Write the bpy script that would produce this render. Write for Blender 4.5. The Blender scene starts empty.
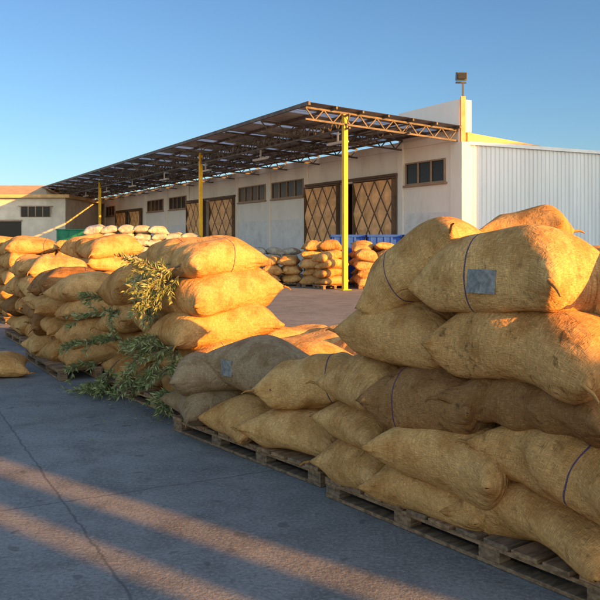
import bpy, math, random, time
import numpy as np
from mathutils import Vector, Matrix
from mathutils.bvhtree import BVHTree
T0=time.time()
random.seed(7)
scene=bpy.context.scene
scene.view_settings.view_transform='Standard'; scene.view_settings.look='None'
scene.view_settings.exposure=0; scene.view_settings.gamma=1
COL=scene.collection

# ------------------------------------------------------------------ nodes
def newmat(name):
    m=bpy.data.materials.new(name); m.use_nodes=True
    nt=m.node_tree; b=nt.nodes['Principled BSDF']
    b.inputs['Roughness'].default_value=.8
    b.inputs['Specular IOR Level'].default_value=.25
    return m,nt,b
def N(nt,t,**k):
    n=nt.nodes.new(t)
    for a,v in k.items(): setattr(n,a,v)
    return n
def math_(nt,op,a,b=None,c=None,clamp=False):
    n=N(nt,'ShaderNodeMath',operation=op); n.use_clamp=clamp
    for i,x in enumerate((a,b,c)):
        if x is None: continue
        if isinstance(x,(int,float)): n.inputs[i].default_value=x
        else: nt.links.new(x,n.inputs[i])
    return n.outputs[0]
def mix(nt,f,a,b,mode='MIX'):
    n=N(nt,'ShaderNodeMix',data_type='RGBA',blend_type=mode)
    for i,x in ((0,f),(6,a),(7,b)):
        if isinstance(x,(int,float)): n.inputs[i].default_value=x
        elif isinstance(x,tuple): n.inputs[i].default_value=(x[0],x[1],x[2],1)
        else: nt.links.new(x,n.inputs[i])
    return n.outputs[2]
def noise(nt,vec,scale,detail=4,rough=.55,dist=0):
    n=N(nt,'ShaderNodeTexNoise'); n.inputs['Scale'].default_value=scale
    n.inputs['Detail'].default_value=detail; n.inputs['Roughness'].default_value=rough
    n.inputs['Distortion'].default_value=dist
    if vec is not None: nt.links.new(vec,n.inputs['Vector'])
    return n.outputs['Fac']
def ramp(nt,f,a,b,lo=0.,hi=1.):
    n=N(nt,'ShaderNodeMapRange'); n.interpolation_type='SMOOTHSTEP'
    nt.links.new(f,n.inputs[0]); n.inputs[1].default_value=a; n.inputs[2].default_value=b
    n.inputs[3].default_value=lo; n.inputs[4].default_value=hi
    return n.outputs[0]
def bump(nt,b,h,strength,dist):
    n=N(nt,'ShaderNodeBump'); n.inputs['Strength'].default_value=strength; n.inputs['Distance'].default_value=dist
    nt.links.new(h,n.inputs['Height']); nt.links.new(n.outputs[0],b.inputs['Normal'])
def vmul(nt,v,s):
    n=N(nt,'ShaderNodeVectorMath',operation='MULTIPLY'); nt.links.new(v,n.inputs[0]); n.inputs[1].default_value=s
    return n.outputs[0]
def objco(nt): return N(nt,'ShaderNodeTexCoord').outputs['Object']

def burlap(name,c1,c2,dirt=(0.19,0.095,0.035),stripe=(0.05,0.04,0.12)):
    m,nt,b=newmat(name)
    at=N(nt,'ShaderNodeAttribute',attribute_name='suv').outputs['Vector']
    ti=N(nt,'ShaderNodeAttribute',attribute_name='tint').outputs['Vector']
    sp=N(nt,'ShaderNodeSeparateXYZ'); nt.links.new(ti,sp.inputs[0])
    su=N(nt,'ShaderNodeSeparateXYZ'); nt.links.new(at,su.inputs[0])
    oc=objco(nt)
    base=mix(nt,sp.outputs[0],c1,c2)
    n1=noise(nt,oc,5,2,.6)
    base=mix(nt,ramp(nt,n1,.40,.66,0,.75),base,mix(nt,1.0,base,(.66,.55,.44),'MULTIPLY'))
    n2=noise(nt,oc,15,3,.7,.5)
    st=math_(nt,'MULTIPLY',ramp(nt,n2,.54,.72),sp.outputs[2])
    base=mix(nt,st,base,dirt)
    f1=noise(nt,vmul(nt,at,(30,330,1)),1,0,.5)
    f2=noise(nt,vmul(nt,at,(330,30,1)),1,0,.5)
    fib=math_(nt,'MAXIMUM',f1,f2)
    fb=ramp(nt,fib,.4,.78,.72,1.18)
    cb=N(nt,'ShaderNodeCombineXYZ')
    for i in range(3): nt.links.new(fb,cb.inputs[i])
    base=mix(nt,1.0,base,cb.outputs[0],'MULTIPLY')
    d=math_(nt,'ABSOLUTE',math_(nt,'SUBTRACT',su.outputs[0],math_(nt,'ADD',sp.outputs[1],math_(nt,'MULTIPLY',math_(nt,'SUBTRACT',n1,.5),.012))))
    s=math_(nt,'MULTIPLY',math_(nt,'LESS_THAN',d,.0055),ramp(nt,fib,.3,.55,.35,.9))
    base=mix(nt,s,base,stripe)
    nt.links.new(base,b.inputs['Base Color'])
    b.inputs['Roughness'].default_value=.95; b.inputs['Specular IOR Level'].default_value=.08
    wr=noise(nt,vmul(nt,at,(6,26,1)),1,1,.5)
    wk=math_(nt,'MULTIPLY',wr,ramp(nt,math_(nt,'ABSOLUTE',su.outputs[0]),.12,.52,.5,1.8))
    h=math_(nt,'ADD',math_(nt,'MULTIPLY',fib,.3),math_(nt,'MULTIPLY',n2,1.4))
    h=math_(nt,'ADD',h,wk)
    bump(nt,b,h,.9,.015)
    return m
M_TAN=burlap('burlap_tan',(.72,.415,.165),(.57,.295,.105))
M_BRN=burlap('burlap_brown',(.38,.195,.08),(.31,.155,.06),dirt=(.09,.05,.02))
M_GRY=burlap('burlap_grey',(.41,.285,.17),(.33,.225,.13))
M_WHT=burlap('sack_white',(.66,.64,.60),(.56,.53,.49),dirt=(.3,.27,.22))

def simple(name,col,rough=.7,var=.25,scale=3,metal=0,bmp=0,stretch=(1,1,1),dirt=None,detail=2):
    m,nt,b=newmat(name)
    v=vmul(nt,objco(nt),stretch)
    n1=noise(nt,v,scale,detail,.65)
    c=mix(nt,ramp(nt,n1,.3,.7),tuple(min(1,x*(1+var)) for x in col),tuple(x*(1-var) for x in col))
    if dirt:
        n2=noise(nt,v,scale*.6,detail+1,.7,.6)
        c=mix(nt,ramp(nt,n2,.5,.75,0,dirt[1]),c,dirt[0])
    nt.links.new(c,b.inputs['Base Color'])
    b.inputs['Roughness'].default_value=rough; b.inputs['Metallic'].default_value=metal
    if bmp: bump(nt,b,noise(nt,v,scale*6,2,.6),.5,bmp)
    return m
M_WALL=simple('white_wall_paint',(.84,.77,.71),.85,.04,1.2,bmp=.004,stretch=(1,1,.35),dirt=((.55,.48,.40),.4),detail=3)
M_PLINTH=simple('plinth_paint',(.76,.73,.72),.8,.06,2,bmp=.004,dirt=((.5,.44,.38),.5))
M_CORR=simple('corrugated_sheet',(.64,.68,.71),.5,.06,1.0,stretch=(1,1,.15),dirt=((.5,.48,.45),.3))
M_STEEL=simple('truss_steel',(.12,.095,.08),.6,.3,4)
M_ROOF=simple('roof_sheet',(.42,.42,.42),.5,.25,.8,dirt=((.22,.17,.12),.5))
M_YEL=simple('yellow_paint',(.87,.50,.03),.5,.1,3,dirt=((.4,.24,.04),.35))
M_DOOR=simple('steel_door_paint',(.78,.43,.20),.5,.2,2,dirt=((.42,.19,.08),.5))
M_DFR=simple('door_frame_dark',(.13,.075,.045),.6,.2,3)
M_FRAME=simple('window_frame',(.34,.23,.16),.6,.1,3)
M_FLASH=simple('ochre_flashing',(.60,.37,.17),.6,.15,2)
M_BEIGE=simple('beige_wall',(.66,.59,.50),.9,.1,1,dirt=((.42,.35,.28),.4))
M_BLUE=simple('blue_plastic',(.02,.08,.42),.45,.15,2)
M_GREEN=simple('green_paint',(.02,.20,.11),.5,.2,2)
M_TAG=simple('label_tag_grey',(.20,.20,.20),.6,.35,25,dirt=((.42,.41,.38),.6))
M_LAMP=simple('lamp_housing',(.08,.08,.08),.5,.1,3)
M_TUBE=simple('tube_white',(.8,.8,.8),.4,.03,3)
M_BARK=simple('twig_bark',(.16,.12,.08),.9,.2,20)
m,nt,b=newmat('window_glass'); b.inputs['Base Color'].default_value=(.03,.028,.026,1); b.inputs['Roughness'].default_value=.25; b.inputs['Specular IOR Level'].default_value=.15; M_GLASS=m
m,nt,b=newmat('weathered_wood'); M_WOOD=m
oc=objco(nt)
ti=N(nt,'ShaderNodeAttribute',attribute_name='bv').outputs['Fac']
g=noise(nt,vmul(nt,oc,(22,5,40)),1,3,.65)
c=mix(nt,ramp(nt,g,.3,.7),(.24,.165,.11),(.09,.062,.042))
c=mix(nt,ti,c,mix(nt,1.0,c,(1.8,1.5,1.2),'MULTIPLY'))
nt.links.new(c,b.inputs['Base Color']); b.inputs['Roughness'].default_value=.9; bump(nt,b,g,.7,.006)
m,nt,b=newmat('olive_leaf'); M_LEAF=m
ti=N(nt,'ShaderNodeAttribute',attribute_name='bv').outputs['Fac']
nt.links.new(mix(nt,ti,(.09,.13,.035),(.36,.37,.17)),b.inputs['Base Color']); b.inputs['Roughness'].default_value=.5
# concrete
m,nt,b=newmat('concrete_ground'); M_GND=m
oc=objco(nt)
mp=N(nt,'ShaderNodeMapping'); mp.inputs['Rotation'].default_value=(0,0,math.radians(-27.8)); nt.links.new(oc,mp.inputs[0])
sp=N(nt,'ShaderNodeSeparateXYZ'); nt.links.new(mp.outputs[0],sp.inputs[0])
a1=noise(nt,oc,.35,3,.6); a2=noise(nt,oc,2.2,5,.72,.4); a3=noise(nt,oc,45,2,.75)
c=mix(nt,ramp(nt,a1,.3,.7),(.26,.253,.25),(.20,.195,.193))
c=mix(nt,ramp(nt,a2,.35,.72,0,.85),c,(.125,.121,.121))
c=mix(nt,ramp(nt,a3,.48,.75,0,.6),c,(.34,.33,.32))
c=mix(nt,ramp(nt,a3,.5,.3,0,.5),c,(.09,.086,.085))
spots=noise(nt,oc,7,1,.5,.3)
c=mix(nt,ramp(nt,spots,.68,.74,0,.5),c,(.07,.065,.062))
wob=math_(nt,'MULTIPLY',math_(nt,'SUBTRACT',noise(nt,oc,7,2,.7),.5),.05)
def joint(o,per,off,w):
    f=math_(nt,'FRACT',math_(nt,'DIVIDE',math_(nt,'ADD',math_(nt,'ADD',o,wob),off),per))
    dd=math_(nt,'MULTIPLY',math_(nt,'ABSOLUTE',math_(nt,'SUBTRACT',f,.5)),per)
    return math_(nt,'SUBTRACT',1,ramp(nt,dd,w*.3,w))
j=math_(nt,'MAXIMUM',joint(sp.outputs[0],4.2,1.1,.012),joint(sp.outputs[1],4.8,2.2,.012))
c=mix(nt,math_(nt,'MULTIPLY',j,.6),c,(.07,.066,.063))
nt.links.new(c,b.inputs['Base Color']); b.inputs['Roughness'].default_value=.82; b.inputs['Specular IOR Level'].default_value=.3
h=math_(nt,'ADD',math_(nt,'MULTIPLY',a2,.6),math_(nt,'MULTIPLY',a3,.4))
bump(nt,b,h,.7,.014)

# ------------------------------------------------------------------ mesh helpers
def addobj(name,me,parent=None,mats=()):
    for mm in mats: me.materials.append(mm)
    o=bpy.data.objects.new(name,me); COL.objects.link(o)
    if parent: o.parent=parent
    return o
def empty(name,loc=(0,0,0),rz=0):
    o=bpy.data.objects.new(name,None); o.location=loc; o.rotation_euler=(0,0,rz); COL.objects.link(o); return o
BF=[(0,3,2,1),(4,5,6,7),(0,1,5,4),(1,2,6,5),(2,3,7,6),(3,0,4,7)]
class Acc:
    def __init__(s): s.v=[];s.f=[];s.a=[]
    def hexa(s,c,a=0.):
        k=len(s.v); s.v+= [tuple(x) for x in c]; s.f+=[tuple(k+i for i in f) for f in BF]; s.a+=[a]*8
    def box(s,x0,x1,y0,y1,z0,z1,a=0.):
        s.hexa([(x0,y0,z0),(x1,y0,z0),(x1,y1,z0),(x0,y1,z0),(x0,y0,z1),(x1,y0,z1),(x1,y1,z1),(x0,y1,z1)],a)
    def beam(s,p,q,w,h=None,a=0.):
        h=h or w; p=Vector(p);q=Vector(q); d=(q-p).normalized()
        up=Vector((0,0,1)) if abs(d.z)<.95 else Vector((1,0,0))
        x=d.cross(up).normalized()*w/2; y=x.cross(d).normalized()*h/2
        s.hexa([p-x-y,p+x-y,q+x-y,q-x-y,p-x+y,p+x+y,q+x+y,q-x+y],a)
    def obj(s,name,mat,parent=None,bev=0):
        me=bpy.data.meshes.new(name); me.from_pydata(s.v,[],s.f)
        at=me.attributes.new('bv','FLOAT','POINT'); at.data.foreach_set('value',np.array(s.a,dtype=np.float32))
        o=addobj(name,me,parent,[mat])
        if bev:
            mo=o.modifiers.new('bevel','BEVEL'); mo.width=bev; mo.segments=2
        return o

# ------------------------------------------------------------------ sacks: small cloth relaxation
NU,NV=60,40
FL,FW=1.08,.74
def proj(A,B,L,kc,ks):
    d=B-A; l=np.sqrt((d*d).sum(-1,keepdims=True))+1e-9 if False else np.sqrt((d*d).sum(-1)[...,None])+1e-9
    r=1-L/l; k=np.where(r>0,ks,kc)
    c=.5*k*r*d; A+=c; B-=c
def sim(seed,ht,hb,steps=230,push=.0011):
    rs=np.random.RandomState(seed)
    u=np.linspace(-.5,.5,NU+1)*FL; v=np.linspace(-.5,.5,NV+1)*FW
    U,V=np.meshgrid(u,v,indexing='ij')
    X=np.zeros((2,NU+1,NV+1,3)); X[...,0]=U; X[...,1]=V
    prof=(1-(2*U/FL)**4)*(1-(2*V/FW)**4)
    X[0,...,2]=.05*prof; X[1,...,2]=-.05*prof
    for k in range(40):
        a,b_=rs.uniform(-34,34,2); ph=rs.uniform(0,6.28)
        X[0,...,2]+=.0025*np.sin(a*U+b_*V+ph)*prof; X[1,...,2]+=.0025*np.sin(b_*U-a*V+ph*2)*prof
    du,dv=FL/NU,FW/NV; dg=math.hypot(du,dv)
    KC=.45
    def rel():
        for s in (0,1):
            a=X[:,s:-1:2]; b2=X[:,s+1::2]; n=min(a.shape[1],b2.shape[1]); proj(a[:,:n],b2[:,:n],du,KC,.98)
            a=X[:,:,s:-1:2]; b2=X[:,:,s+1::2]; n=min(a.shape[2],b2.shape[2]); proj(a[:,:,:n],b2[:,:,:n],dv,KC,.98)
        for s in (0,1):
            a=X[:,s:-1:2]; b2=X[:,s+1::2]; n=min(a.shape[1],b2.shape[1]); a=a[:,:n]; b2=b2[:,:n]
            proj(a[:,:,:-1],b2[:,:,1:],dg,.08,.35); proj(a[:,:,1:],b2[:,:,:-1],dg,.08,.35)
    def bend(k):
        for s in (0,1,2,3):
            a=X[:,s:-2:4]; b2=X[:,s+2::4]; n=min(a.shape[1],b2.shape[1]); proj(a[:,:n],b2[:,:n],2*du,k,0)
            a=X[:,:,s:-2:4]; b2=X[:,:,s+2::4]; n=min(a.shape[2],b2.shape[2]); proj(a[:,:,:n],b2[:,:,:n],2*dv,k,0)
    def weld():
        for sl in (np.s_[:,0,:],np.s_[:,-1,:],np.s_[:,:,0],np.s_[:,:,-1]):
            mm=X[sl].mean(0); X[sl]=mm[None]
    P=X.copy()
    for st in range(steps):
        Vv=(X-P)*.86; P=X.copy(); X+=Vv
        gu=np.gradient(X,axis=1); gv=np.gradient(X,axis=2)
        n=np.cross(gu,gv); n/=(np.sqrt((n*n).sum(-1,keepdims=True))+1e-9); n[1]*=-1
        X+=n*push
        X[...,2]-=.00012
        for it in range(5):
            rel()
            if it%2==0: bend(.07)
            weld()
        top=ht+.02*np.sin(3*X[...,0]+seed); bot=-hb+.02*np.sin(4*X[...,1]+seed*2)
        Z=X[...,2]; Z[:]=np.where(Z>top,top+(Z-top)*.25,Z); Z[:]=np.where(Z<bot,bot+(Z-bot)*.15,Z)
    X[...,0]-=X[...,0].mean(); X[...,1]-=X[...,1].mean()
    z=X[...,2]; zc=(np.percentile(z,98)+np.percentile(z,2))/2; X[...,2]-=zc
    ext=[np.percentile(X[...,i],98.5)-np.percentile(X[...,i],1.5) for i in range(3)]
    return X,np.array(ext)
VARS=[sim(1,.17,.15),sim(2,.22,.14),sim(3,.15,.15),sim(4,.19,.17,push=.0014),sim(5,.16,.13,push=.0009)]
US,VS=np.meshgrid(np.linspace(-.5,.5,NU+1)*FL,np.linspace(-.5,.5,NV+1)*FW,indexing='ij')
TOPO={}
def topo(stride):
    if stride in TOPO: return TOPO[stride]
    a,b_=NU//stride+1,NV//stride+1
    idx=np.zeros((2,a,b_),dtype=int); idx[0]=np.arange(a*b_).reshape(a,b_)
    idx[1]=idx[0]; k=a*b_; inner=(a-2)*(b_-2)
    idx[1,1:-1,1:-1]=k+np.arange(inner).reshape(a-2,b_-2)
    f0=np.stack([idx[0,:-1,:-1],idx[0,1:,:-1],idx[0,1:,1:],idx[0,:-1,1:]],-1).reshape(-1,4)
    f1=np.stack([idx[1,:-1,:-1],idx[1,:-1,1:],idx[1,1:,1:],idx[1,1:,:-1]],-1).reshape(-1,4)
    TOPO[stride]=(a,b_,idx,np.vstack([f0,f1])); return TOPO[stride]
def sack_arrays(L,W,H,seed,stride=1,bend=0.,tint=(.5,-9,.3)):
    rs=np.random.RandomState(seed)
    X,ext=VARS[rs.randint(len(VARS))]
    a,b_,idx,F=topo(stride)
    X=X[:,::stride,::stride]*np.array([L,W,H])/ext
    if rs.rand()<.5: X=X*np.array([-1,-1,1])
    x,y,z=X[...,0].copy(),X[...,1].copy(),X[...,2].copy()
    t1,t2=rs.uniform(-.16,.16,2)
    z*=1+t1*x/L*2; y*=1+t2*x/L*2
    z+= -bend*(x/L*2)**2*H
    for k in range(9):
        f=5.5 if k<6 else 13
        w=rs.normal(size=3)*f; ph=rs.uniform(0,6.28); am=rs.normal(size=3)*(.008 if k<6 else .004)
        s=np.sin(w[0]*x+w[1]*y+w[2]*z+ph); x+=am[0]*s; y+=am[1]*s; z+=am[2]*s
    P=np.stack([x,y,z],-1)
    nv=idx.max()+1
    V=np.zeros((nv,3)); UV=np.zeros((nv,3))
    uv=np.stack([US[::stride,::stride],VS[::stride,::stride],np.zeros((a,b_))],-1)
    V[idx[1].ravel()]=P[1].reshape(-1,3); V[idx[0].ravel()]=P[0].reshape(-1,3)
    UV[idx[1].ravel()]=uv.reshape(-1,3); UV[idx[0].ravel()]=uv.reshape(-1,3)
    F=F.tolist()
    T=np.tile(np.array(tint),(nv,1))
    if stride<=2:
        ex=[]
        for (i,j) in ((0,0),(a-1,0),(0,b_-1),(a-1,b_-1)):
            if rs.rand()>.5: continue
            p=V[idx[0,i,j]]
            d=p/(np.linalg.norm(p)+1e-9); d=d+rs.normal(size=3)*.35; d/=np.linalg.norm(d)
            s1=np.cross(d,[0,0,1.]); s1/=np.linalg.norm(s1)+1e-9; s2=np.cross(d,s1)
            ln=rs.uniform(.03,.07); k0=len(V)+len(ex)
            pts=[p-d*.03, p+d*ln*.5, p+d*ln+np.array([0,0,-.015])]
            for q,r in zip(pts,(.010,.008,.005)):
                for an in range(5):
                    ex.append(q+r*(math.cos(an*1.2566)*s1+math.sin(an*1.2566)*s2))
            for rr in range(2):
                for an in range(5):
                    F.append([k0+rr*5+an,k0+rr*5+(an+1)%5,k0+rr*5+5+(an+1)%5,k0+rr*5+5+an])
        if ex:
            ex=np.array(ex); V=np.vstack([V,ex]); UV=np.vstack([UV,np.zeros_like(ex)]); T=np.vstack([T,np.tile(np.array([1,-9,.5]),(len(ex),1))])
    return V,F,UV,T
def sack_mesh(name,parts,mat):
    vs=[];fs=[];uv=[];ts=[];k=0
    for V,F,U_,T in parts:
        vs.append(V);uv.append(U_);ts.append(T); fs+=[[i+k for i in f] for f in F]; k+=len(V)
    V=np.vstack(vs)
    me=bpy.data.meshes.new(name); me.from_pydata(V.tolist(),[],fs)
    for nm,d in (('suv',np.vstack(uv)),('tint',np.vstack(ts))):
        at=me.attributes.new(nm,'FLOAT_VECTOR','POINT'); at.data.foreach_set('vector',d.astype(np.float32).ravel())
    me.polygons.foreach_set('use_smooth',[True]*len(me.polygons))
    me.materials.append(mat); return me
def rot(yaw,pitch,roll):
    return Matrix.Rotation(yaw,4,'Z')@Matrix.Rotation(-pitch,4,'Y')@Matrix.Rotation(roll,4,'X')
SEED=[100]
def sack(loc,L,W,H,yaw,pitch=0,roll=0,mat=None,stripe=None,shade=None,stain=.35,stride=1,bend=.05,seed=None):
    SEED[0]+=1; sd=seed or SEED[0]
    tint=(random.random() if shade is None else shade, -9 if stripe is None else stripe, stain)
    me=sack_mesh('burlap_sack',[sack_arrays(L,W,H,sd,stride,bend,tint)],mat or M_TAN)
    o=addobj('burlap_sack',me)
    o.matrix_world=Matrix.Translation(loc)@rot(math.radians(yaw),math.radians(pitch),math.radians(roll))
    return o

def pallet(O,e,n,length,width,h=.13):
    A=Acc(); r=random.Random(int(O[0]*100)+5)
    nb=11
    bw=length/nb
    for i in range(nb):
        x0=i*bw+.012; x1=(i+1)*bw-.022+r.uniform(-.01,.01)
        A.box(x0,x1,-.015+r.uniform(-.012,.012),width+r.uniform(-.01,.015),h-.024+r.uniform(-.002,.002),h,r.random())
    for j,y in enumerate((0,width/2-.05,width-.1)):
        A.box(.0,length,y,y+.1,h-.048,h-.0262,r.random())
        A.box(.0,length,y+.003,y+.097,0.003,.024,r.random())
        for x in np.linspace(0,length-.14,4 if length>1.5 else 3):
            A.box(x+.004,x+.136,y+.005,y+.092,.0242,h-.0482,r.random()*.6)
    o=A.obj('wooden_pallet',M_WOOD,None,.003)
    o.matrix_world=Matrix(((e[0],n[0],0,O[0]),(e[1],n[1],0,O[1]),(0,0,1,0),(0,0,0,1)))
    return o
def fr(O,e,n,s,w,z): return Vector((O[0]+e[0]*s+n[0]*w,O[1]+e[1]*s+n[1]*w,z))

# ---------------- stack A (front right)
O=(.156,4.98); e=(.593,-.805); n=(.805,.593); yA=math.degrees(math.atan2(e[1],e[0]))
pallet(O,e,n,1.98,1.2)
def A_(s,w,z,L,W,H,yaw=0,pitch=0,roll=0,**k):
    return sack(fr(O,e,n,s,w,z),L,W,H,yA+yaw,pitch,roll,**k)
A_(.27,.40,.26,.92,.56,.29,84,shade=.2)
A_(.82,.26,.26,.74,.62,.29,4,shade=.5)
A_(1.52,.27,.28,.92,.66,.34,-3,shade=.6,stain=.6)
A_(.26,.40,.50,.90,.56,.31,84,0,4,shade=.1)
A_(.98,.18,.47,.74,.66,.40,8,0,-8,shade=.3,stain=.4)
A_(1.70,.22,.57,.86,.62,.36,-6,-6,-10,shade=.7,stripe=.12,stain=.5)
A_(.32,.36,.77,.86,.56,.33,76,0,3,shade=.3)
A_(.83,.20,.74,.74,.62,.41,6,8,-6,mat=M_BRN,stripe=-.2,stain=.8)
A_(1.54,.26,.82,.90,.66,.30,-4,0,0,shade=.9,mat=M_BRN,stain=.6)
A_(.58,.24,1.07,.80,.62,.38,8,-4,-4,shade=.4,stain=.4)
A_(1.46,.22,1.09,.92,.66,.42,2,-4,-6,shade=.7,stain=1.)
A_(.64,.26,1.43,.76,.56,.40,14,34,-6,shade=.2,stripe=-.15)
SA3=A_(1.30,.20,1.44,.86,.60,.42,-2,4,-8,shade=.15,stripe=.06,stain=.5)
A_(1.80,.70,1.42,.86,.62,.42,70,4,0,shade=.3)
for li,z in enumerate((.27,.56,.84,1.12,1.38)):
    for s in ((.5,1.42) if li%2 else (.56,1.5)):
        sack(fr(O,e,n,s,.88,z),.93,.62,.32,yA+random.uniform(-6,6),stride=2)
sack(fr(O,e,n,.95,.74,1.69),.40,.42,.24,yA+24,6,0,shade=.3,stride=1)

# ---------------- stack B (low)
OB=(.13,5.16); eB=(-.61,.79); nB=(.79,.61); yB=math.degrees(math.atan2(-eB[1],-eB[0]))
pallet(OB,eB,nB,1.96,1.2)
def B_(s,w,z,L,W,H,yaw=0,pitch=0,roll=0,**k):
    return sack(fr(OB,eB,nB,s,w,z),L,W,H,yB+yaw,pitch,roll,**k)
B_(.40,.28,.27,.82,.62,.30,6,shade=.1)
B_(1.05,.32,.26,.80,.60,.28,88,shade=.6)
B_(1.62,.28,.27,.80,.58,.28,80,shade=.5,mat=M_GRY)
B_(.40,.34,.58,.76,.60,.38,20,12,-16,shade=.0,stripe=.22,stain=.2)
SB3=B_(1.10,.40,.61,.98,.70,.40,2,-6,-8,mat=M_GRY,shade=.3,stain=.5)
B_(1.62,.24,.50,.78,.56,.30,60,0,-4,mat=M_GRY,shade=.2)
for s,z in ((.5,.27),(1.45,.27),(.55,.55),(1.45,.58)):
    sack(fr(OB,eB,nB,s,.92,z),.92,.62,.31,yB+random.uniform(-8,8),stride=2)

def gstack(O,e,n,ns,layers,L,W,H,stride,z0=.13,mat=None,top=None,jit=1.,joined=None,pal=True,yawj=6,matmix=None):
    yaw0=math.degrees(math.atan2(n[1],n[0]))
    if pal: pallet(O,e,n,ns*W+.05,L*.98)
    parts=[]
    z=z0
    for li in range(layers):
        cnt=ns if not(top and li==layers-1) else top
        h=H*random.uniform(.92,1.08)
        for i in range(cnt):
            s=(i+.5)*W+random.uniform(-.05,.05)*jit+(0.12 if li%2 else 0)*(.5 if cnt<ns else .3)
            w=L*.5+random.uniform(-.09,.06)*jit
            SEED[0]+=1
            l2,w2,h2=L*random.uniform(.88,1.04),W*random.uniform(1.0,1.12),h*random.uniform(1.08,1.24)
            yy=yaw0+random.uniform(-yawj,yawj)*jit+(180 if random.random()<.5 else 0)
            P=fr(O,e,n,s,w,z+h*.52)
            pit=random.uniform(-5,5)*jit; rol=random.uniform(-6,6)*jit
            if li==layers-1: yy+=random.uniform(-14,14); pit*=1.6
            mm=mat or M_TAN
            if matmix and random.random()<.25: mm=matmix
            strp=random.uniform(-.35,.35) if random.random()<.3 else None
            if joined:
                V,F,U_,T=sack_arrays(l2,w2,h2,SEED[0],stride,.05,(random.random(),-9 if strp is None else strp,random.uniform(.2,.7)))
                Mx=np.array(Matrix.Translation(P-Vector((O[0],O[1],0)))@rot(math.radians(yy),math.radians(pit),math.radians(rol)))
                V=V@Mx[:3,:3].T+Mx[:3,3]; parts.append((V,F,U_,T))
            else:
                sack(P,l2,w2,h2,yy,pit,rol,mat=mm,stride=stride,stripe=strp,stain=random.uniform(.2,.7))
        z+=h*.97
    if joined:
        me=sack_mesh(joined,parts,mat or M_TAN); o=addobj(joined,me); o.location=(O[0],O[1],0)

# stack C (tall sunlit)
OC=(-1.0,7.05); eC=(-.593,.805); nC=(.805,.593)
pallet(OC,eC,nC,1.95,1.15)
for li,(z,H,cnt,L,ox) in enumerate(((.27,.29,3,1.00,0),(.55,.30,3,1.03,.03),(.83,.32,3,1.08,0),(1.14,.40,3,1.10,.02),(1.46,.32,2,.84,.0))):
    for i in range(cnt):
        sack(fr(OC,eC,nC,.32+i*.63+random.uniform(-.04,.04)+(.02 if li==4 else 0),.50+ox+random.uniform(-.08,.06),z+(random.uniform(-.02,.02))),
             L*random.uniform(.94,1.03),.70,H*1.08,math.degrees(math.atan2(nC[1],nC[0]))+random.uniform(-8,8),random.uniform(-4,6),random.uniform(-6,6),
             stride=1 if i==0 else 2,stripe=random.choice([None,None,.2,-.1]),stain=.35,mat=M_BRN if (li<2 and i==1) else M_TAN)
gstack((.55,6.95),(-.593,.805),(.805,.593),3,2,1.0,.64,.28,2,z0=.13)
gstack((-2.72,9.05),(-.5,.866),(.866,.5),3,4,.92,.62,.27,2,matmix=M_BRN)
gstack((-3.94,11.6),(-.5,.866),(.866,.5),3,4,.92,.62,.29,2,matmix=M_BRN)
gstack((-3.65,13.9),(-.5,.866),(.866,.5),3,5,.98,.62,.31,2)
gstack((-5.6,15.2),(-.5,.866),(.866,.5),3,5,1.0,.62,.30,4)
gstack((-6.4,17.9),(-.5,.866),(.866,.5),3,5,1.0,.62,.29,4)
gstack((-8.6,19.5),(-.5,.866),(.866,.5),4,5,1.0,.62,.30,4)
sack((-3.72,9.35,.15),.95,.62,.30,20,stride=1)
kk=dict(joined='burlap_sack_pile')
gstack((-1.35,27.4),(1,0),(0,1),2,3,1.0,.66,.30,4,**kk)
gstack((.05,27.0),(1,0),(0,1),2,5,1.0,.68,.29,4,jit=1.8,**kk)
gstack((1.85,27.1),(1,0),(0,1),3,5,1.0,.66,.28,4,top=2,jit=1.8,**kk)
gstack((.75,25.9),(-.467,.884),(.884,.467),1,4,.95,.66,.28,4,jit=1.8,**kk)
gstack((1.9,26.0),(1,0),(0,1),2,4,.95,.66,.29,4,jit=1.8,**kk)
gstack((4.1,26.0),(1,0),(0,1),2,5,1.0,.66,.29,4,jit=1.8,**kk)
gstack((-2.9,34.5),(1,0),(0,1),4,4,1.0,.7,.28,4,mat=M_WHT,joined='white_sack_pile')
gstack((-9.6,35.5),(1,0),(0,1),7,7,1.1,.72,.30,4,mat=M_WHT,joined='white_sack_pile',top=5)
gstack((-9.9,27.5),(1,0),(0,1),4,5,1.0,.7,.29,4,**kk)
gstack((-13.2,33.5),(1,0),(0,1),4,5,1.0,.7,.29,4,**kk)

# tags
def tag(o,target,frm,w=.17,h=.115):
    dg=bpy.context.evaluated_depsgraph_get()
    bv=BVHTree.FromObject(o,dg); mi=o.matrix_world.inverted()
    a=mi@Vector(frm); d=((mi@Vector(target))-a).normalized()
    hit,nr,_,_=bv.ray_cast(a,d)
    if hit is None: print('tag miss'); return
    nr=(o.matrix_world.to_3x3()@nr).normalized(); hw=o.matrix_world@hit
    x=Vector((0,0,1)).cross(nr).normalized(); y=nr.cross(x)
    A=Acc(); nx=6
    for i in range(nx):
        x0=-w/2+w*i/nx; x1=x0+w/nx
        f=lambda q:-.035*(q/(w/2))**2*.5
        A.hexa([(x0,-h/2,f(x0)-.004),(x1,-h/2,f(x1)-.004),(x1,h/2,f(x1)-.004),(x0,h/2,f(x0)-.004),
                (x0,-h/2,f(x0)),(x1,-h/2,f(x1)),(x1,h/2,f(x1)),(x0,h/2,f(x0))])
    t=A.obj('label_tag',M_TAG)
    hw=hw+nr*.02
    t.matrix_world=Matrix(((x.x,y.x,nr.x,hw.x),(x.y,y.y,nr.y,hw.y),(x.z,y.z,nr.z,hw.z),(0,0,0,1)))
bpy.context.view_layer.update()
c=fr(O,e,n,1.00,.25,1.40); tag(SA3,c,c-Vector((.5,3,0.)))
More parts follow.
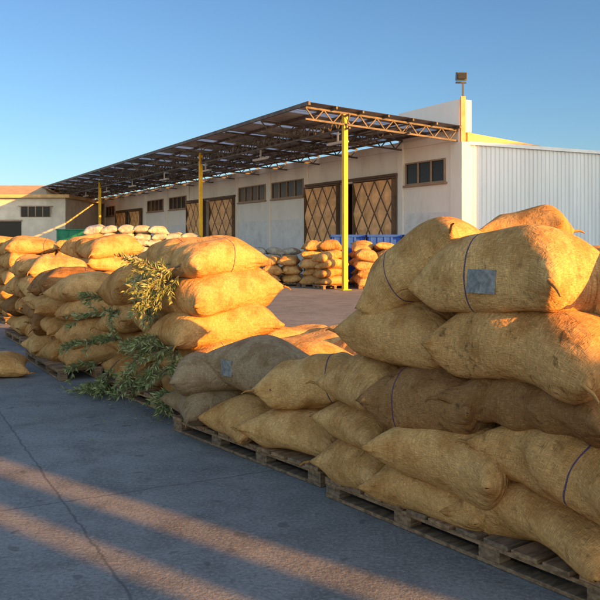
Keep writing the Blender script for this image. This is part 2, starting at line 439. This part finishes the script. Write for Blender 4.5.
c=fr(OB,eB,nB,1.42,.38,.58); tag(SB3,c,c-Vector((1.2,3,-.3)),.15,.12)

# ------------------------------------------------------------------ olive branches
def branch(p,d,ln,rnd):
    S=Acc(); LV=Acc()
    p=Vector(p); d=Vector(d).normalized(); k=14; seg=ln/k
    def leafat(q,dr):
        l=rnd.uniform(.04,.08); w=rnd.uniform(.006,.010)
        dr=dr.normalized(); x=dr.cross(Vector((rnd.uniform(-1,1),rnd.uniform(-1,1),rnd.uniform(-.2,1)))).normalized()*w
        up=x.cross(dr).normalized()*.004
        i=len(LV.v); LV.v+=[tuple(q),tuple(q+dr*l*.45+x+up),tuple(q+dr*l),tuple(q+dr*l*.45-x+up),tuple(q+dr*l*.45)]
        LV.f+=[(i,i+1,i+4),(i+1,i+2,i+4),(i+4,i+2,i+3),(i,i+4,i+3)]; LV.a+=[rnd.random()]*5
    def run(p,d,k,seg,r,depth):
        for i in range(k):
            q=p+d*seg; S.beam(p,q,r*(1-i/k*.7))
            if i>1 or depth:
                for s in (-1,1):
                    sd=d.cross(Vector((rnd.uniform(-1,1),rnd.uniform(-1,1),rnd.uniform(-1,1)))).normalized()
                    leafat(q,d*.8+sd*s*rnd.uniform(.6,1.1))
                    if rnd.random()<.6: leafat(p+d*seg*.5,d*.8+sd*s*rnd.uniform(.6,1.1))
            if depth==0 and i in (2,4,5,7,9):
                sd=(d+Vector((rnd.uniform(-1,1),rnd.uniform(-1,1),rnd.uniform(-.6,.8)))*.8).normalized()
                run(q,sd,rnd.randint(5,8),seg*.85,r*.5,1)
            p=q; d=(d+Vector((rnd.uniform(-.12,.12),rnd.uniform(-.12,.12),-.09+rnd.uniform(-.05,.08)))).normalized()
            if p.z<.05: d.z=abs(d.z)*.2; d.normalize(); p.z=.05
    run(p,d,k,seg,.011,0)
    em=empty('olive_branch'); S.obj('twig',M_BARK,em); LV.obj('leaves',M_LEAF,em)
rn=random.Random(5)
out=Vector((-.805,-.593,0)); ed=Vector((-.593,.805,0))
for i in range(34):
    s=rn.uniform(.0,2.2); z=rn.choice([.15,.2,.25,.35,.45,.55,.65,.8,.95])
    if rn.random()<.2: s=rn.uniform(.1,.6); z=rn.uniform(1.1,1.4)
    pp=Vector((OC[0],OC[1],z))+ed*s+out*(-.05)
    dd=out*rn.uniform(.5,1)+ed*rn.uniform(-.9,.9)+Vector((0,0,rn.uniform(-.9,.7)))
    branch(pp,dd,rn.uniform(.3,.6),rn)
# fallen leaves under the branches
FLv=Acc()
for i in range(170):
    base=Vector((OC[0],OC[1],0))+ed*rn.uniform(-.4,2.4)+out*rn.expovariate(3.4)
    a=rn.uniform(0,6.28); l=rn.uniform(.02,.05); w=.006; dx=Vector((math.cos(a),math.sin(a),0)); dy=Vector((-dx.y,dx.x,0))
    z=.006+rn.uniform(0,.004); k=len(FLv.v)
    FLv.v+=[tuple(base+Vector((0,0,z))),tuple(base+dx*l*.5+dy*w+Vector((0,0,z+.006))),tuple(base+dx*l+Vector((0,0,z+.002))),tuple(base+dx*l*.5-dy*w+Vector((0,0,z+.003)))]
    FLv.f+=[(k,k+1,k+2,k+3)]; FLv.a+=[rn.random()]*4
FLv.obj('fallen_leaves',M_LEAF)

# ------------------------------------------------------------------ warehouse
C0=Vector((5.47,27.7,0))
WB=empty('warehouse_building')
WB.matrix_world=Matrix(((-.467,-.884,0,C0.x),(.884,-.467,0,C0.y),(0,0,1,0),(0,0,0,1)))
LEN=52.; BH=5.35; DEP=22.
W=Acc()
doors=[(3.6,6.52,7.82,10.8,4.05),(19.3,22.9,23.9,26.9,4.0),(37.2,40,41,44.2,3.9)]
ops=[(6.3,8.0,4.0),(22.7,24.1,3.95),(39.8,41.2,3.85)]
x=0.
for a,b_,h in ops:
    W.box(x,a,-.25,0,0,BH); W.box(a,b_,-.25,0,h,BH); x=b_
W.box(x,LEN,-.25,0,0,BH)
W.box(LEN-.25,LEN,-DEP,-.252,0,BH); W.box(0.3,LEN-.3,-DEP-.25,-DEP-.002,0,4.9)
W.obj('walls',M_WALL,WB)
PL=Acc()
for a,b_ in ((.36,3.18),(11.2,14.88),(15.25,19.0),(27.25,31.2),(31.6,36.3),(44.8,48.3),(48.7,LEN)): PL.box(a,b_,.002,.014,0,2.6)
PL.obj('plinth',M_PLINTH,WB)
PI=Acc()
PI.box(-.28,.35,-.3,.06,0,4.98)
for t in (3.35,11.0,15.05,19.2,27.05,31.4,36.5,44.6,48.5): PI.box(t-.16,t+.16,.002,.09,0,5.3)
PI.box(0.36,LEN,.002,.05,5.05,5.3)
PI.box(.0,3.6,-.6,-.02,5.352,6.48)
PI.obj('pilasters',M_WALL,WB,.01)
RF=Acc(); RF.hexa([(.1,-DEP,4.9),(LEN,-DEP,5.36),(LEN,-.62,5.36),(.1,-.62,4.9),(.1,-DEP,4.97),(LEN,-DEP,5.5),(LEN,-.62,5.45),(.1,-.62,4.97)]); RF.obj('roof_deck',M_ROOF,WB)
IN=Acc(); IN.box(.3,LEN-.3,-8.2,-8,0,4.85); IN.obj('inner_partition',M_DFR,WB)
WF=Acc(); WG=Acc()
def window(a,b_,z0,z1,k):
    WG.box(a+.05,b_-.05,.004,.02,z0+.05,z1-.05)
    WF.box(a,b_,.003,.07,z0,z0+.05); WF.box(a,b_,.003,.07,z1-.05,z1)
    for i in range(k+1):
        xx=a+(b_-a-.05)*i/k; WF.box(xx,xx+.05,.003,.072,z0+.051,z1-.051)
    WF.box(a-.08,b_+.08,.003,.12,z0-.07,z0-.001)
for a,b_,k in ((.66,3.05,3),(11.3,14.7,4),(15.5,18.9,4),(27.5,30.9,4),(32.2,35.9,4),(45.2,48.0,3)): window(a,b_,3.66,4.5,k)
WG.obj('window_glass',M_GLASS,WB); WF.obj('window_frames',M_FRAME,WB)
DL=Acc(); DR=Acc()
def leaf(a,b_,h):
    DR.box(a,b_,.10,.14,.03,h)
    nx=3; nz=3; cw=(b_-a-.16)/nx; ch=(h-.2)/nz
    y0=.1405; y1=.27
    for i in range(-1,nx*2+1):
        for j in range(-1,nz*2+1):
            if (i+j)%2: continue
            cx=a+.08+cw*(i+1)/2; cz=.1+ch*(j+1)/2
            hx,hz=cw/2*.89,ch/2*.90
            lx,ux,lz,uz=a+.08,b_-.08,.1,h-.1
            pts=[(cx-hx,cz),(cx,cz-hz),(cx+hx,cz),(cx,cz+hz)]
            cl=lambda p:(min(max(p[0],lx),ux),min(max(p[1],lz),uz))
            if cx<lx-.01 or cx>ux+.01 or cz<lz-.01 or cz>uz+.01: continue
            k=len(DL.v); DL.v+=[(cl(p)[0],y0,cl(p)[1]) for p in pts]+[(min(max(cx,lx),ux),y1,min(max(cz,lz),uz))]
            DL.a+=[0]*5
            DL.f+=[(k,k+1,k+4),(k+1,k+2,k+4),(k+2,k+3,k+4),(k+3,k,k+4)]
    for zz in (.03,h-.07): DR.box(a,b_,.1402,.28,zz,zz+.06)
    for xx in (a,b_-.06): DR.box(xx,xx+.06,.1404,.278,.1,h-.08)
for a,b2,c2,d2,h in doors: leaf(a,b2,h); leaf(c2,d2,h); DR.box(a-.1,d2+.1,.1,.2,h+.02,h+.12)
DL.obj('door_panels',M_DOOR,WB); DR.obj('door_rails',M_DFR,WB)
cv=[];cf=[];y=-.30;prof=[(0,0),(.06,0),(.085,.04),(.145,.04),(.17,0)]
pts=[]
while y>-DEP:
    for a,d in prof: pts.append((y-a,d))
    y-=.2
for yy,d in pts: cv+=[(-.10-d,yy,.25),(-.10-d,yy,4.9)]
for i in range(len(pts)-1): cf.append((2*i,2*i+1,2*i+3,2*i+2))
me=bpy.data.meshes.new('corrugated_cladding'); me.from_pydata(cv,[],cf); addobj('corrugated_cladding',me,WB,[M_CORR])
E=Acc(); E.box(-.09,0,-DEP,-.31,0,4.88); E.box(-.2,-.095,-DEP,-.31,0,.24); E.obj('end_wall_base',M_WALL,WB)
E=Acc(); E.box(-.22,.09,-DEP,-.31,4.9,5.02); E.obj('end_wall_coping',M_CORR,WB)
E=Acc(); E.hexa([(-.1,-3.8,5.022),(1.,-3.8,5.022),(1.,-.35,5.022),(-.1,-.35,5.022),(-.1,-3.8,5.05),(1.,-3.8,5.05),(1.,-.35,5.33),(-.1,-.35,5.33)]); E.obj('roof_flashing',M_FLASH,WB)
# canopy: alternating opaque sheets and translucent rooflight strips
CL0,CL1=-.25,56.; VO=6.0; ZO=5.86; ZW=5.52
def zr(v): return ZW+(ZO-ZW)*v/VO
mt,nt,bb=newmat('rooflight_sheet'); bb.inputs['Base Color'].default_value=(.62,.66,.68,1)
trn=nt.nodes.new('ShaderNodeBsdfTranslucent'); trn.inputs[0].default_value=(.62,.70,.78,1)
ms=nt.nodes.new('ShaderNodeMixShader'); ms.inputs[0].default_value=.6
nt.links.new(bb.outputs[0],ms.inputs[1]); nt.links.new(trn.outputs[0],ms.inputs[2]); nt.links.new(ms.outputs[0],nt.nodes['Material Output'].inputs[0])
M_RL=mt
rv=[];rf=[];x=CL0;xs=[];mi_=[];k=0
while x<CL1:
    xs+= [(x,0),(x+.12,0),(x+.16,.035),(x+.28,.035)]; mi_+=[1 if (k%9) in (4,5) else 0]*4; x+=.32;k+=1
for xx,d in xs: rv+=[(xx,.0,zr(0)+d),(xx,VO,zr(VO)+d)]
for i in range(len(xs)-1): rf.append((2*i,2*i+1,2*i+3,2*i+2))
me=bpy.data.meshes.new('canopy_roof'); me.from_pydata(rv,[],rf); addobj('canopy_roof',me,WB,[M_ROOF,M_RL])
me.polygons.foreach_set('material_index',mi_[:len(rf)])
TR=Acc()
for v in np.arange(.1,VO,.98): TR.beam((CL0,v,zr(v)-.05),(CL1,v,zr(v)-.05),.06,.08)
TR.beam((CL0,VO,zr(VO)-.03),(CL1,VO,zr(VO)-.03),.05,.12)
def truss(p,q,dep,nseg,w=.06):
    p=Vector(p);q=Vector(q); dz=Vector((0,0,dep))
    TR.beam(p,q,w); TR.beam(p-dz,q-dz,w)
    for i in range(nseg):
        a=p.lerp(q,i/nseg); b2=p.lerp(q,(i+.5)/nseg); c2=p.lerp(q,(i+1)/nseg)
        TR.beam(a,b2-dz,w*.6); TR.beam(b2-dz,c2,w*.6)
for t in np.arange(0.,CL1,3.25): truss((t,.05,zr(0)-.13),(t,VO,zr(VO)-.13),.36,9)
truss((CL0,4.53,zr(4.5)-.2),(CL1,4.53,zr(4.5)-.2),.42,110)
truss((CL0,2.2,zr(2.2)-.2),(CL1,2.2,zr(2.2)-.2),.3,80,.045)
TR.obj('canopy_trusses',M_STEEL,WB)
PO=Acc()
for t in (0.06,13.,32.,50.):
    PO.box(t-.075,t+.075,4.455,4.605,.02,zr(4.5)-.15)
    PO.box(t-.16,t+.16,4.37,4.69,0.,.019)
PO.obj('canopy_posts',M_YEL,WB,.008)
TB=Acc()
for t in np.arange(2,50,6.5): TB.box(t,t+1.3,3.2,3.35,5.02,5.1); TB.box(t+.6,t+.66,3.24,3.3,5.101,5.5)
TB.obj('tube_lights',M_TUBE,WB)
FL_=empty('floodlight_mast',(5.62,27.6,0))
A=Acc(); A.box(-.03,.03,-.03,.03,6.55,7.0); A.obj('pole',M_LAMP,FL_)
A=Acc(); A.box(-.08,.08,-.08,.08,4.99,6.549); A.obj('mast',M_FLASH,FL_,.005)
A=Acc(); A.box(-.25,.12,-.03,.03,7.0,7.06); A.hexa([(-.24,-.2,7.07),(.1,-.2,7.07),(.1,.12,7.12),(-.24,.12,7.12),(-.24,-.24,7.33),(.1,-.24,7.33),(.1,.06,7.4),(-.24,.06,7.4)]); A.obj('lamp_head',M_LAMP,FL_,.01)
A=Acc(); A.box(-.21,.07,-.262,-.243,7.11,7.31); A.obj('lamp_glass',M_GLASS,FL_)
LB=empty('office_building',(0,0,0))
A=Acc(); A.box(-40,-17.6,60,74,0,4.75); A.obj('walls',M_BEIGE,LB)
A=Acc(); A.box(-40.5,-17.2,59.6,74.4,4.752,5.0); A.hexa([(-40,60,5.002),(-19,60,5.002),(-19,74,5.002),(-40,74,5.002),(-40,66,6.1),(-21,66,6.1),(-21,68,6.1),(-40,68,6.1)]); A.obj('roof',M_FLASH,LB)
A=Acc(); A.box(-20.9,-18.7,59.9,59.997,3.35,4.1); A.box(-23.4,-20.9,59.9,59.997,.0,3.0); A.box(-29,-24.5,59.9,59.997,3.35,4.1); A.obj('openings',M_GLASS,LB)
A=Acc()
for q in np.arange(-20.9,-18.6,.55): A.box(q-.03,q+.03,59.87,59.899,3.35,4.1)
A.box(-21.1,-18.5,59.85,59.898,4.101,4.17); A.box(-23.5,-20.8,59.85,59.898,3.0,3.12); A.obj('frames',M_FRAME,LB)
LB=empty('storage_shed',(0,0,0))
A=Acc(); A.box(-20.5,-10,78,90,0,3.6); A.obj('walls',M_WALL,LB)
A=Acc(); A.hexa([(-21,77.5,3.602),(-9.5,77.5,3.602),(-9.5,91,3.602),(-21,91,3.602),(-21,83,5.2),(-9.5,83,5.2),(-9.5,84,5.2),(-21,84,5.2)]); A.obj('roof',M_FLASH,LB)
A=Acc(); A.box(-18,-15.5,77.9,77.997,0,2.8); A.obj('door',M_DFR,LB)
def bin_(x,y,w,d,z,h,mat,name,rz=0):
    em=empty(name,(x,y,z),rz)
    A=Acc(); t=.04
    A.box(0,w,0,t,.1,h);A.box(0,w,d-t,d,.1,h);A.box(0,t,t+.001,d-t-.001,.1,h);A.box(w-t,w,t+.001,d-t-.001,.1,h);A.box(t,w-t,t,d-t,.1,.14)
    for q in np.linspace(.06,w-.14,5): A.box(q,q+.06,-.03,-.001,.12,h-.08)
    for q in np.linspace(.06,d-.14,5): A.box(-.03,-.001,q,q+.06,.12,h-.08); A.box(w+.001,w+.03,q,q+.06,.12,h-.08)
    A.box(-.05,w+.05,-.05,-.001,h-.07,h+.01);A.box(-.05,w+.05,d+.001,d+.05,h-.07,h+.01);A.box(-.05,-.001,0,d,h-.07,h+.01);A.box(w+.001,w+.05,0,d,h-.07,h+.01)
    for q in (.02,w/2-.06,w-.14): A.box(q,q+.12,.0,d,0,.099)
    A.obj('tub',mat,em,.008)
for i in range(3):
    for j in range(2): bin_(1.15+i*1.28,28.6-.25*i,1.15,1.0,.0+j*.9,.88,M_BLUE,'blue_plastic_bin')
bin_(-14.6,48,2.6,1.8,0,2.25,M_GREEN,'green_waste_container')

# ------------------------------------------------------------------ unseen blockers added behind camera, shaped to cast the yard shade and ground streaks
EL=11.; SX,SY=.78,-.6258
sd=Vector((SX,SY,0)); qd=Vector((-SY,SX,0))
def shade_block(q0,q1,dist,depth,h,name,doors_=True):
    em=empty(name); c=lambda q,d,z: tuple(qd*q+sd*d+Vector((0,0,z)))
    def bx(A,a,b2,d0,d1,z0,z1): A.hexa([c(a,d0,z0),c(a,d1,z0),c(b2,d1,z0),c(b2,d0,z0),c(a,d0,z1),c(a,d1,z1),c(b2,d1,z1),c(b2,d0,z1)])
    A=Acc(); bx(A,q0,q1,dist,dist+depth,0,h-.1); A.obj('walls',M_BEIGE,em)
    A=Acc(); bx(A,q0,q1,dist-.05,dist+depth+.05,h-.098,h); A.obj('coping',M_ROOF,em)
    if doors_:
        A=Acc()
        for q in np.arange(q0+1.5,q1-2,5): bx(A,q,q+2.4,dist-.06,dist-.003,0,3)
        A.obj('doors',M_DFR,em)
shade_block(-26,2.46,14,.3,4.05,'shade_wall',False)  # added wall out of view, height set for the shade line on the stacks
shade_block(2.63,2.97,14,.3,4.05,'streak_pillar',False)  # added unseen pillar; gaps beside it let two sun streaks through
shade_block(3.19,24.5,14,.3,4.05,'shade_wall',False)
shade_block(25.6,44,20,10,11.3,'storage_shed')  # added tall block out of view, sized to shade the corrugated end wall

me=bpy.data.meshes.new('ground'); g=1500
me.from_pydata([(-g,-g,0),(g,-g,0),(g,g,0),(-g,g,0)],[],[(0,1,2,3)]); addobj('ground',me,None,[M_GND])

# ------------------------------------------------------------------ light
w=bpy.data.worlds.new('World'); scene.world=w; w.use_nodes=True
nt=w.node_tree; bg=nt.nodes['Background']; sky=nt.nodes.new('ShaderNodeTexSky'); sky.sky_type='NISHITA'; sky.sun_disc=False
sky.sun_elevation=math.radians(EL); sky.sun_rotation=math.atan2(SX,SY); sky.air_density=1.0; sky.dust_density=.3; sky.ozone_density=3.0
# sky tint by direction: warm boost added on sun side lights sacks, rest dimmed
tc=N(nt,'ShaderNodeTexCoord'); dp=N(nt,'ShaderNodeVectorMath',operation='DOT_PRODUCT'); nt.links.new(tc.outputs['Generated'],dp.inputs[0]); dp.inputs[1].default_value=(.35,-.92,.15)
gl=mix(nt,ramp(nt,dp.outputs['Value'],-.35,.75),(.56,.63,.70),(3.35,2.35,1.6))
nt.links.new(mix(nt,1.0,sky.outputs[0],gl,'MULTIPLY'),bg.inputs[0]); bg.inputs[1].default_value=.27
sl=bpy.data.lights.new('sun','SUN'); sl.energy=14; sl.angle=math.radians(.4); sl.color=(1,.44,.065)
so=bpy.data.objects.new('sun',sl); COL.objects.link(so)
ce=math.cos(math.radians(EL))
dirv=Vector((SX*ce,SY*ce,math.sin(math.radians(EL))))
so.rotation_euler=dirv.to_track_quat('Z','Y').to_euler(); so.location=(20,-15,20)
cam=bpy.data.cameras.new('camera'); co=bpy.data.objects.new('camera',cam); COL.objects.link(co)
co.location=(0,0,1.6); co.rotation_euler=(math.radians(90),0,0); cam.sensor_width=36; cam.lens=48; cam.shift_y=-.1; cam.clip_end=4000
scene.camera=co
print('DONE',time.time()-T0)
